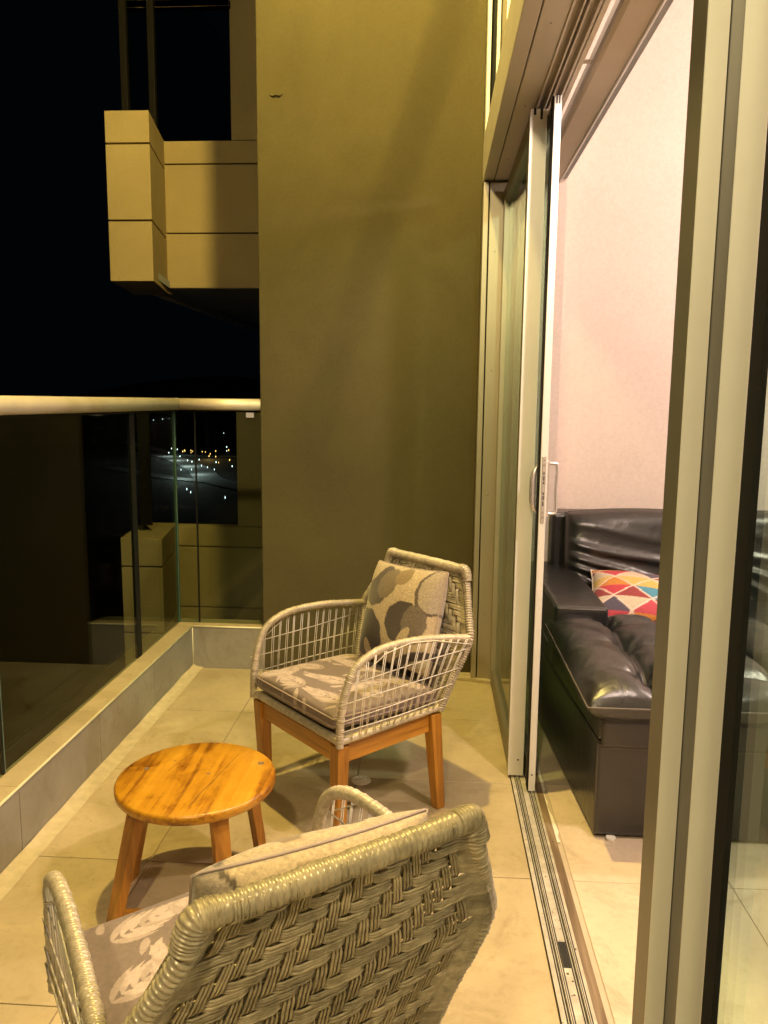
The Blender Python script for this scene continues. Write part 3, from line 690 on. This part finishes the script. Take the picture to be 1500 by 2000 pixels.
# ================================================================ RATTAN CHAIRS
AF, AB, BF, BB, ZR = .262, .239, .262, -.178, .365
JX, JY, JZ = .294, -.257, .608
TX, TY, TZ = .194, -.322, .816
def make_chair():
    root = thing('rattan_armchair', 'far woven resin armchair on teak legs facing the round stool', 'armchair', group='woven armchairs on the balcony')
    def leg(xt, yt, xb, yb):
        t = MB(); a, b = .023, .017
        v = [(xb + sx * b, yb + sy * b, 0) for sx, sy in ((-1, -1), (1, -1), (1, 1), (-1, 1))] + [(xt + sx * a, yt + sy * a, .345) for sx, sy in ((-1, -1), (1, -1), (1, 1), (-1, 1))]
        t.add(v, [(3, 2, 1, 0), (4, 5, 6, 7), (0, 1, 5, 4), (1, 2, 6, 5), (2, 3, 7, 6), (3, 0, 4, 7)]); t.build('leg', M_leg, root, .003)
    for s in (1, -1):
        leg(s * .236, .243, s * .222, .238); leg(s * .222, -.158, s * .240, -.178)
    def rail(p, q, n='apron_rail'):
        p = Vector(p); q = Vector(q); L = (q - p).length
        o = bx(0, L, -.011, .011, -.03, .03).build(n, M_apron, root, .002); o.location = p; o.rotation_euler.z = math.atan2(q.y - p.y, q.x - p.x)
    rail((-.212, .243, .315), (.212, .243, .315)); rail((-.198, -.158, .315), (.198, -.158, .315))
    for s in (1, -1): rail((s * .223, -.134, .315), (s * .235, .219, .315))
    # bound frame tubes
    t = MB()
    ring = [(-AF + .01, BF - .004, ZR), (AF - .01, BF - .004, ZR)]
    wrapped(t, ring, .0125, .006, .0008, 12, 1)
    wrapped(t, [(AF - .004, BF - .01, ZR), (AB, BB, ZR)], .012, .006, .001, 10, 2)
    wrapped(t, [(-AF + .004, BF - .01, ZR), (-AB, BB, ZR)], .012, .006, .001, 10, 3)
    wrapped(t, [(-AB, BB, ZR), (AB, BB, ZR)], .012, .006, .001, 10, 4); t.build('seat_frame', M_resin, root)
    for s in (1, -1):
        path = smooth_path([(s * AF, BF, ZR - .016), (s * (AF + .001), BF - .004, .44), (s * (AF + .003), BF - .020, .52), (s * (AF + .006), BF - .052, .588), (s * (AF + .009), .145, .626), (s * (AF + .012), .06, .639), (s * (AF + .018), -.06, .636), (s * (AF + .024), -.17, .622), (s * JX, JY, JZ)], 10)
        t = MB(); wrapped(t, path, .0125, .0062, .0009, 12, 10 + s); t.build('arm', M_resin, root)
    for s in (1, -1):
        t = MB(); wrapped(t, smooth_path([(s * AB, BB, ZR - .012), (s * (AB + .024), BB - .033, .46), (s * (JX - .008), JY + .008, JZ - .045), (s * JX, JY - .002, JZ + .004), (s * (JX - .022), JY - .018, JZ + .055), (s * (TX + .022), TY + .006, TZ - .045), (s * TX, TY, TZ)], 10), .0125, .0088, .0026, 12, 20 + s)
        t.build('back_post', M_resin, root)
    t = MB(); wrapped(t, [(-TX - .012, TY, TZ + .001), (-TX * .5, TY - .004, TZ + .002), (TX * .5, TY - .004, TZ + .002), (TX + .012, TY, TZ + .001)], .0165, .0088, .0013, 16, 30); t.build('top_bar', M_resin, root)
    for s in (1, -1):
        t = MB(); wrapped(t, smooth_path([(s * (TX - .022), TY - .001, TZ + .002), (s * (TX + .006), TY, TZ + .002), (s * (TX + .016), TY + .001, TZ - .014), (s * (TX + .022), TY + .003, TZ - .034)], 8), .0172, .0046, .0016, 14, 33 + s); t.build('corner_binding', M_strand, root)
    t = MB(); t.prism([(-.245, .25), (-.225, -.165), (.225, -.165), (.245, .25)], .352, .372); t.build('seat_panel', M_strand, root, .003)
    # woven back
    def post(f):                                            # f 0..1 from the seat frame to the top bar
        if f < .54:
            k = f / .54; return (AB + (JX - AB) * k, BB + (JY - BB) * k, ZR + (JZ - ZR) * k)
        k = (f - .54) / .46; return (JX + (TX - JX) * k, JY + (TY - JY) * k, JZ + (TZ - JZ) * k)
    def surf(u, f):
        x, y, z = post(min(max(f, 0), 1)); return Vector((u * x, y - .014 * (1 - u * u) * math.sin(math.pi * min(1, max(0, f))) * .8 - .002, z))
    def nrm(f): return Vector((0, -.93, -.30)) if f < .5 else Vector((0, -.95, -.28))
    NR, NC = 24, 23; UM = .81
    fs = [.03 + .945 * (i + .5) / NR for i in range(NR)]; us = [-UM + 2 * UM * j / (NC - 1) for j in range(NC)]
    def over(i, j):
        return ((i - j) % 6) < 3
    AMP = .0042; rs = random.Random(4)
    for i, f in enumerate(fs):
        t = MB()
        for k in range(5):
            df = (k - 2) * .0078 + rs.uniform(-.0011, .0011); P = []
            ph = rs.uniform(-.0012, .0012)
            P.append(surf(-1.0, f + df) + Vector((-.012, .010, 0))); P.append(surf(-1.035, f + df) + Vector((0, -.004, 0))); P.append(surf(-.99, f + df) + Vector((0, -.0150, 0))); P.append(surf(-.90, f + df) + nrm(f) * .004)
            for j, u in enumerate(us):
                a = AMP if over(i, j) else -AMP
                P.append(surf(u, f + df * (1.0 if a > 0 else .8) + rs.uniform(-.0012, .0012)) + nrm(f) * (a + ph))
            P.append(surf(.90, f + df) + nrm(f) * .004); P.append(surf(.99, f + df) + Vector((0, -.0150, 0))); P.append(surf(1.035, f + df) + Vector((0, -.004, 0))); P.append(surf(1.0, f + df) + Vector((.012, .010, 0)))
            t.tube(smooth_path(P, 2), .0020, 6)
        t.build('woven_strip', M_strand, root)
    for j, u in enumerate(us):
        t = MB()
        for k in range(3):
            du = (k - 1) * .0225; P = []
            P.append(surf(u + du, 0.0) + Vector((0, 0.004, -.014))); P.append(surf(u + du, 0.0) + Vector((0, -.014, .002)))
            for i, f in enumerate(fs):
                a = -AMP if over(i, j) else AMP
                P.append(surf(u + du * (1.0 if a > 0 else .8) + rs.uniform(-.002, .002), f) + nrm(f) * a)
            P.append(surf(u + du, 1.0) + Vector((0, -.017, -.006))); P.append(surf(u + du, 1.0) + Vector((0, -.012, .014)))
            t.tube(smooth_path(P, 2), .0020, 6)
        t.build('woven_strip', M_strand, root)
    # open cord lattice under each arm
    armp = [(BF, .42), (BF - .004, .44), (BF - .020, .52), (BF - .052, .588), (.145, .626), (.06, .639), (-.06, .636), (-.17, .622), (JY, JZ)]
    def arm_z(y):
        for (y0, z0), (y1, z1) in zip(armp, armp[1:]):
            if y1 <= y <= y0: return z0 + (z1 - z0) * (y0 - y) / max(1e-6, y0 - y1)
        return .61
    for s in (1, -1):
        t = MB()
        for k in range(14):
            yb = .222 - .0292 * k + rs.uniform(-.003, .003); yt = .205 - .0335 * k + rs.uniform(-.004, .004)
            xb = AF - .004 - (AF - AB) * (BF - yb) / (BF - BB); xt = AF + .007 + .03 * (BF - yt) / .52
            for e in (0, .0075 if k % 2 else .005):
                t.tube([(s * (xb + .012), yb - e, ZR - .006), (s * ((xb + xt) / 2 + .010), (yb + yt) / 2 - e, .50), (s * (xt + .006), yt - e, arm_z(yt) - .002)], .0015, 5)
        for zf, zb in ((.404, .400), (.436, .452), (.492, .508), (.545, .572)):
            zf += rs.uniform(-.004, .004); zb += rs.uniform(-.005, .005)
            yf = BF - (.002 if zf < .5 else .016 if zf < .53 else .034); yb = BB + (JY - BB) * (zb - ZR) / (JZ - ZR); xb = AB + (JX - AB) * (zb - ZR) / (JZ - ZR)
            t.tube([(s * (AF + .014), yf + .006, zf), (s * (AF + .016), (yf + yb) / 2, (zf + zb) / 2), (s * (xb + .013), yb - .006, zb)], .0019, 5)
        t.tube([(s * (AF + .017), .200, .560), (s * (AF + .022), .10, .622), (s * (AF + .030), .0, .640), (s * (AF + .034), -.10, .628), (s * (JX + .015), JY + .004, .590)], .0018, 5)
        o = t.build('cord_lattice', M_cord, root); tag(o, kind='stuff')
    return root
def copy_tree(o, parent=None):
    c = o.copy(); C.objects.link(c); c.parent = parent
    for ch in list(o.children): copy_tree(ch, c)
    return c
chair = make_chair()
chair2 = copy_tree(chair); chair2['label'] = 'near woven armchair seen from behind, its herringbone back filling the foreground'
FAR = ((-.251, 2.613, 0), -3.969); NEAR = ((-.29, 1.173, 0), .646)
chair.location, chair.rotation_euler.z = FAR; chair2.location, chair2.rotation_euler.z = NEAR

def make_cushion():
    me, rim = pillow_mesh('seat_cushion', M_leaf, .475, .425, .05, 240, 9, .35, leaf_print, .0, boxy=.012, wrinkle=lambda U, V: .004 * np.sin(3 * U + 1) * np.sin(2.4 * V) + .006 * (1 - U ** 2) * (1 - V ** 2))
    c = link('seat_cushion', me); t = MB(); t.tube([p + Vector((0, 0, .012)) for p in rim[::4]], .0032, 6, closed=True); t.build('piping', M_pipe, c)
    t = MB(); t.tube([p + Vector((0, 0, -.012)) for p in rim[::4]], .0032, 6, closed=True); t.build('piping', M_pipe, c)
    return c
def make_pillow():
    me, rim = pillow_mesh('throw_pillow', M_blob, .375, .365, .16, 110, 2.6, .5, blob_print, .05, wrinkle=lambda U, V: .004 * np.sin(5 * U + 3 * V))
    c = link('throw_pillow', me); t = MB(); t.tube(rim[::4], .0026, 6, closed=True); t.build('seam', M_pipe, c); return c
sc1 = make_cushion(); tag(sc1, 'taupe leaf patterned seat cushion on the far armchair', 'cushion', 'leaf patterned seat cushions')
sc2 = copy_tree(sc1); sc2['label'] = 'taupe leaf patterned seat cushion on the near armchair, half hidden by its back'
tp1 = make_pillow(); tag(tp1, 'beige throw pillow with big brown rounded blobs leaning on the far armchair back', 'pillow', 'blob patterned throw pillows')
tp2 = copy_tree(tp1); tp2['label'] = 'beige throw pillow of which only the top edge shows over the near armchair back'
def seat_on(pose, cush, pil, tilt, dz=0, dy=0, roll=-3, dx=.0):
    M = Matrix.Translation(pose[0]) @ Matrix.Rotation(pose[1], 4, 'Z')
    cush.matrix_world = M @ Matrix.Translation((0, .055, .415)) @ Matrix.Rotation(math.radians(1.5), 4, 'X')
    # local pillow axes: x across, y up the back, z forward
    B = Matrix(((1, 0, 0, 0), (0, 0, 1, 0), (0, 1, 0, 0), (0, 0, 0, 1))) @ Matrix.Diagonal((1, 1, 1, 1))
    pil.matrix_world = M @ Matrix.Translation((dx, -.195 + dy, .612 + dz)) @ Matrix.Rotation(math.radians(tilt), 4, 'X') @ Matrix.Rotation(math.radians(roll), 4, 'Y') @ B
seat_on(FAR, sc1, tp1, 17, .026, .012, 3, -.028); seat_on(NEAR, sc2, tp2, 14, .010, .012, 4)

# ================================================================ STOOL
st = thing('round_stool', 'low round teak stool with dark grain streaks between the two armchairs', 'stool', (-.650, 2.042, 0))
MB().lathe([(.196, .314), (.206, .3145), (.217, .317), (.2215, .322), (.2225, .336), (.220, .3425), (.216, .345), (.13, .3455), (.06, .3455), (.01, .3455)], n=72).build('seat', M_top, st)
for deg, rt, rbm in ((231, .188, .272), (306, .170, .232), (40, .160, .205), (172, .150, .215)):
    a = math.radians(deg); c, s_ = math.cos(a), math.sin(a); t = MB()
    V = []
    for r, z, w, d in ((rbm, 0, .020, .013), (rt, .314, .023, .015)):
        for q, e in ((-1, -1), (1, -1), (1, 1), (-1, 1)): V.append((r * c + e * d * c - q * w * s_, r * s_ + e * d * s_ + q * w * c, z))
    t.add(V, [(3, 2, 1, 0), (4, 5, 6, 7), (0, 1, 5, 4), (1, 2, 6, 5), (2, 3, 7, 6), (3, 0, 4, 7)]); t.build('leg', M_leg, st, .0025)
a1, a2 = math.radians(231), math.radians(306); p = Vector((.26 * math.cos(a1), .26 * math.sin(a1), .045)); q = Vector((.222 * math.cos(a2), .222 * math.sin(a2), .045))
o = bx(.02, (q - p).length - .02, -.009, .009, -.017, .017).build('stretcher', M_apron, st, .002); o.location = p; o.rotation_euler.z = math.atan2(q.y - p.y, q.x - p.x)
for x0, y0, x1, y1, r in ((.03, -.17, .085, .14, .0011), (-.09, .02, -.045, .17, .0008)):      # open cracks along the grain
    n_ = 9; P = [(x0 + (x1 - x0) * i / n_ + rng.normal(0, .0015), y0 + (y1 - y0) * i / n_, .3455) for i in range(n_ + 1)]
    t = MB(); t.tube(P, r, 4, flat=.4); t.build('crack', M_blackplate, st)
for x0, y0, r in ((.165, .09, .010), (-.155, .03, .009), (-.09, .085, .004), (.03, .015, .006)):
    MB().lathe([(r, .3452), (r * .6, .3461)], n=9).build('knot', M_sill, st, 0, (x0, y0, 0))

# ================================================================ NEIGHBOUR BUILDING
nb = thing('neighbour_building', 'ochre rendered corner balconies of the neighbouring building beyond the railing', 'building')
FH = 2.846
def panel_rows(x0, x1, y0, y1, zs, gap=.010):
    for za, zb in zip(zs, zs[1:]):
        bx(x0, x1, y0, y1, za + gap / 2, zb - gap / 2).build('facade_panel', M_facade, nb, .003)
for k in (-2, -1, 0):
    zb = 2.222 + FH * k
    zs = [zb, zb + .398, zb + .885, zb + 1.05]
    panel_rows(-2.005, -.2, 5.9, 6.02, zs)
    # splayed pier at the corner
    for za, zb_ in zip(zs, zs[1:]):
        t = MB(); t.prism([(-2.190, 5.30), (-1.893, 5.30), (-1.998, 5.885), (-2.006, 6.02), (-2.30, 6.02)], za - .04 + .006, zb_ - .04 - .006 + (.045 if zb_ == zs[-1] else 0)); t.build('pier_panel', M_facade, nb, .003)
    t = MB(); t.prism([(-2.175, 5.32), (-1.905, 5.32), (-1.985, 5.92), (-.2, 5.92), (-.2, 9.9), (-2.12, 9.9)], zb + .002, zb + .05); t.build('soffit', M_soffit, nb)
    t = MB(); t.prism([(-2.175, 5.36), (-2.135, 5.34), (-2.075, 9.7), (-2.11, 9.8)], zb - .030, zb - .014); t.build('drip_edge', M_white, nb)
    bx(-.95 - .55, -.2, 5.905, 6.02, zb + 1.05 + .0, (zb + FH - .10) if k == 0 else (zb + 1.98)).build('column', M_facade, nb, .003)
    bx(-2.30, -1.49, 5.86, 5.93, 4.155, 4.205).build('beam', M_sill, nb, .003)
# glazed corner of the neighbour's balcony
for x, y in ((-2.17, 5.55), (-2.03, 5.7)): bx(x, x + .045, y, y + .045, 3.31, 5.0).build('corner_post', M_post, nb, .003)
bx(-2.16, -2.15, 5.6, 9.5, 3.3, 4.9).build('glass_panel', M_glass, nb)
bx(-2.16, -2.07, 5.60, 5.62, .47, 1.32).build('corner_post', M_post, nb, .003)
for x in (-1.93, -1.77, -1.61): bx(x, x + .006, 9.6, 9.62, -.6, 1.32).build('corner_post', M_seal, nb)
# glowing dot that stands in for a lamp reflection in that corner glazing
wl = thing('lamp_reflection', 'tiny glowing dot standing for a lamp reflection above the neighbouring balcony parapet', 'lamp', (-2.075, 5.66, 3.335))
MB().lathe([(.009, 0), (.012, .02), (.008, .05)], n=14).build('glint', emit_mat('reflection_glow', (1, .75, .3), 1.6), wl)
bx(-.012, .012, -.012, .012, -.02, -.001).build('glint_base', M_bronze, wl, .002)
# neighbouring tower core that carries it
t = bx(-.19, 3.5, 5.95, 11.0, -40, 12).build('tower_core', M_facade, nb)

# ================================================================ FAR GROUND AND CITY
g = 90; xs = np.linspace(-1800, 1400, g); yy = np.linspace(40, 4200, g); V = []
def terr(x, y):
    d = math.hypot(x + 60, y - 430); h = -70 + 3 * math.sin(x * .011) * math.cos(y * .009)
    far_ = max(0, (y - 2650) / 1500); h += 150 * far_ ** 1.6 * (1 + .25 * math.sin(x * .004))
    return h
for y in yy:
    for x in xs: V.append((x, y, terr(x, y)))
t = MB(); t.add(V, [(i * g + j, i * g + j + 1, (i + 1) * g + j + 1, (i + 1) * g + j) for i in range(g - 1) for j in range(g - 1)], True)
tag(t.build('ground', M_ground), kind='structure')
# road strips on the valley floor
def road(pts, w):
    P = smooth_path([(x, y, terr(x, y) + .8) for x, y in pts], 10); V = []
    for i, p in enumerate(P):
        a = P[max(0, i - 1)]; b = P[min(len(P) - 1, i + 1)]; d = (b - a); d.z = 0; d.normalize(); n_ = Vector((-d.y, d.x, 0)) * w / 2
        V += [p + n_, p - n_]
    t = MB(); t.add(V, [(2 * i, 2 * i + 1, 2 * i + 3, 2 * i + 2) for i in range(len(P) - 1)]); tag(t.build('road', M_asphalt), kind='structure')
road([(-420, 1060), (-345, 985), (-290, 885), (-240, 790), (-200, 700), (-120, 600)], 26)
road([(-330, 780), (-260, 720), (-200, 690), (-130, 690)], 18)
road([(-500, 1250), (-330, 1010), (-250, 960), (-150, 930)], 20)
def street_lamp_mesh(mat):
    t = MB(); t.tube([(0, 0, 0), (0, 0, 9)], .12, 6); me = t.mesh('street_lamp', M_pole)
    bm = bmesh.new(); bm.from_mesh(me); r = bmesh.ops.create_icosphere(bm, subdivisions=1, radius=1.0, matrix=Matrix.Translation((0, 0, 9.6)))
    for v in r['verts']:
        for f in v.link_faces: f.material_index = 1
    bm.to_mesh(me); bm.free(); me.materials.append(mat); return me
ml, mo = street_lamp_mesh(M_lw), street_lamp_mesh(M_lo)
WH = [(-829, 2283), (-841, 2396), (-841, 2459), (-376, 1389), (-339, 996), (-323, 971), (-270, 1011), (-249, 932), (-245, 806), (-221, 785), (-195, 749), (-198, 783), (-308, 895), (-290, 860), (-277, 841), (-253, 792), (-245, 781), (-224, 744), (-214, 730), (-202, 711), (-229, 697), (-221, 703), (-171, 532), (-161, 509), (-129, 477)]
AM = [(-300, 922), (-300, 930), (-296, 941), (-289, 925), (-283, 900), (-275, 918), (-269, 911), (-255, 882), (-248, 853), (-239, 848), (-217, 780), (-214, 812), (-156, 507), (-262, 930), (-250, 945), (-307, 950), (-228, 905)]
r_ = random.Random(2)
for mesh, pts, nm in ((ml, WH, 'white'), (mo, AM, 'amber')):
    for x, y in pts:
        o = link('street_lamp', mesh, None, (x, y, terr(x, y))); k = r_.uniform(.16, .40) * y / 900; o.scale = (k, k, 1)
        tag(o, 'tiny %s street lamp in the dark valley seen through the glass railing' % nm, 'street lamp', '%s street lamps in the valley' % nm)
# a few of them light the road under them
for x, y, p, col in ((-335, 975, 12000, (.8, .95, 1)), (-300, 895, 12000, (.8, .95, 1)), (-262, 820, 14000, (.8, .95, 1)), (-228, 745, 10000, (.8, .95, 1)), (-229, 700, 8000, (.8, .95, 1)), (-270, 925, 12000, (1, .6, .2))):
    ld = bpy.data.lights.new('street_lamp_light', 'POINT'); ld.energy = p; ld.color = col; ld.shadow_soft_size = .6
    link('street_lamp_light', ld, None, (x, y, terr(x, y) + 11))

# ================================================================ LAMPS
def lamp(key, name, label, glow, hang):
    loc, power, col, rad = LAMPS[key]
    t_ = thing(name, label, 'lamp', loc)
    MB().lathe([(.02, .10), (.085, .095), (.09, .02), (.08, .0195)], n=32).build('housing', M_lampbody, t_)
    MB().lathe([(.078, .019), (.05, .012), (.01, .010)], n=28).build('diffuser', glow, t_)
    if hang: MB().tube([(0, 0, .10), (0, 0, hang - loc[2])], .008, 8).build('stem', M_lampbody, t_)
    ld = bpy.data.lights.new(name, 'POINT'); ld.energy = power; ld.color = col; ld.shadow_soft_size = rad
    o = link('light', ld, t_, (0, 0, -.06 - rad))
lamp('balcony', 'ceiling_lamp', 'yellow ceiling lamp hung high above the far armchair, out of view', M_lampglow, 5.2)
lamp('balcony_near', 'ceiling_lamp', 'yellow ceiling lamp hung above the near end of the balcony, out of view', M_lampglow, 5.2)
lamp('room_front', 'ceiling_lamp', 'warm pendant lamp in the living room near the door, out of view', M_roomglow, 4.2)
lamp('room_back', 'ceiling_lamp', 'warm pendant lamp in the living room above the sofa, out of view', M_roomglow, 4.2)
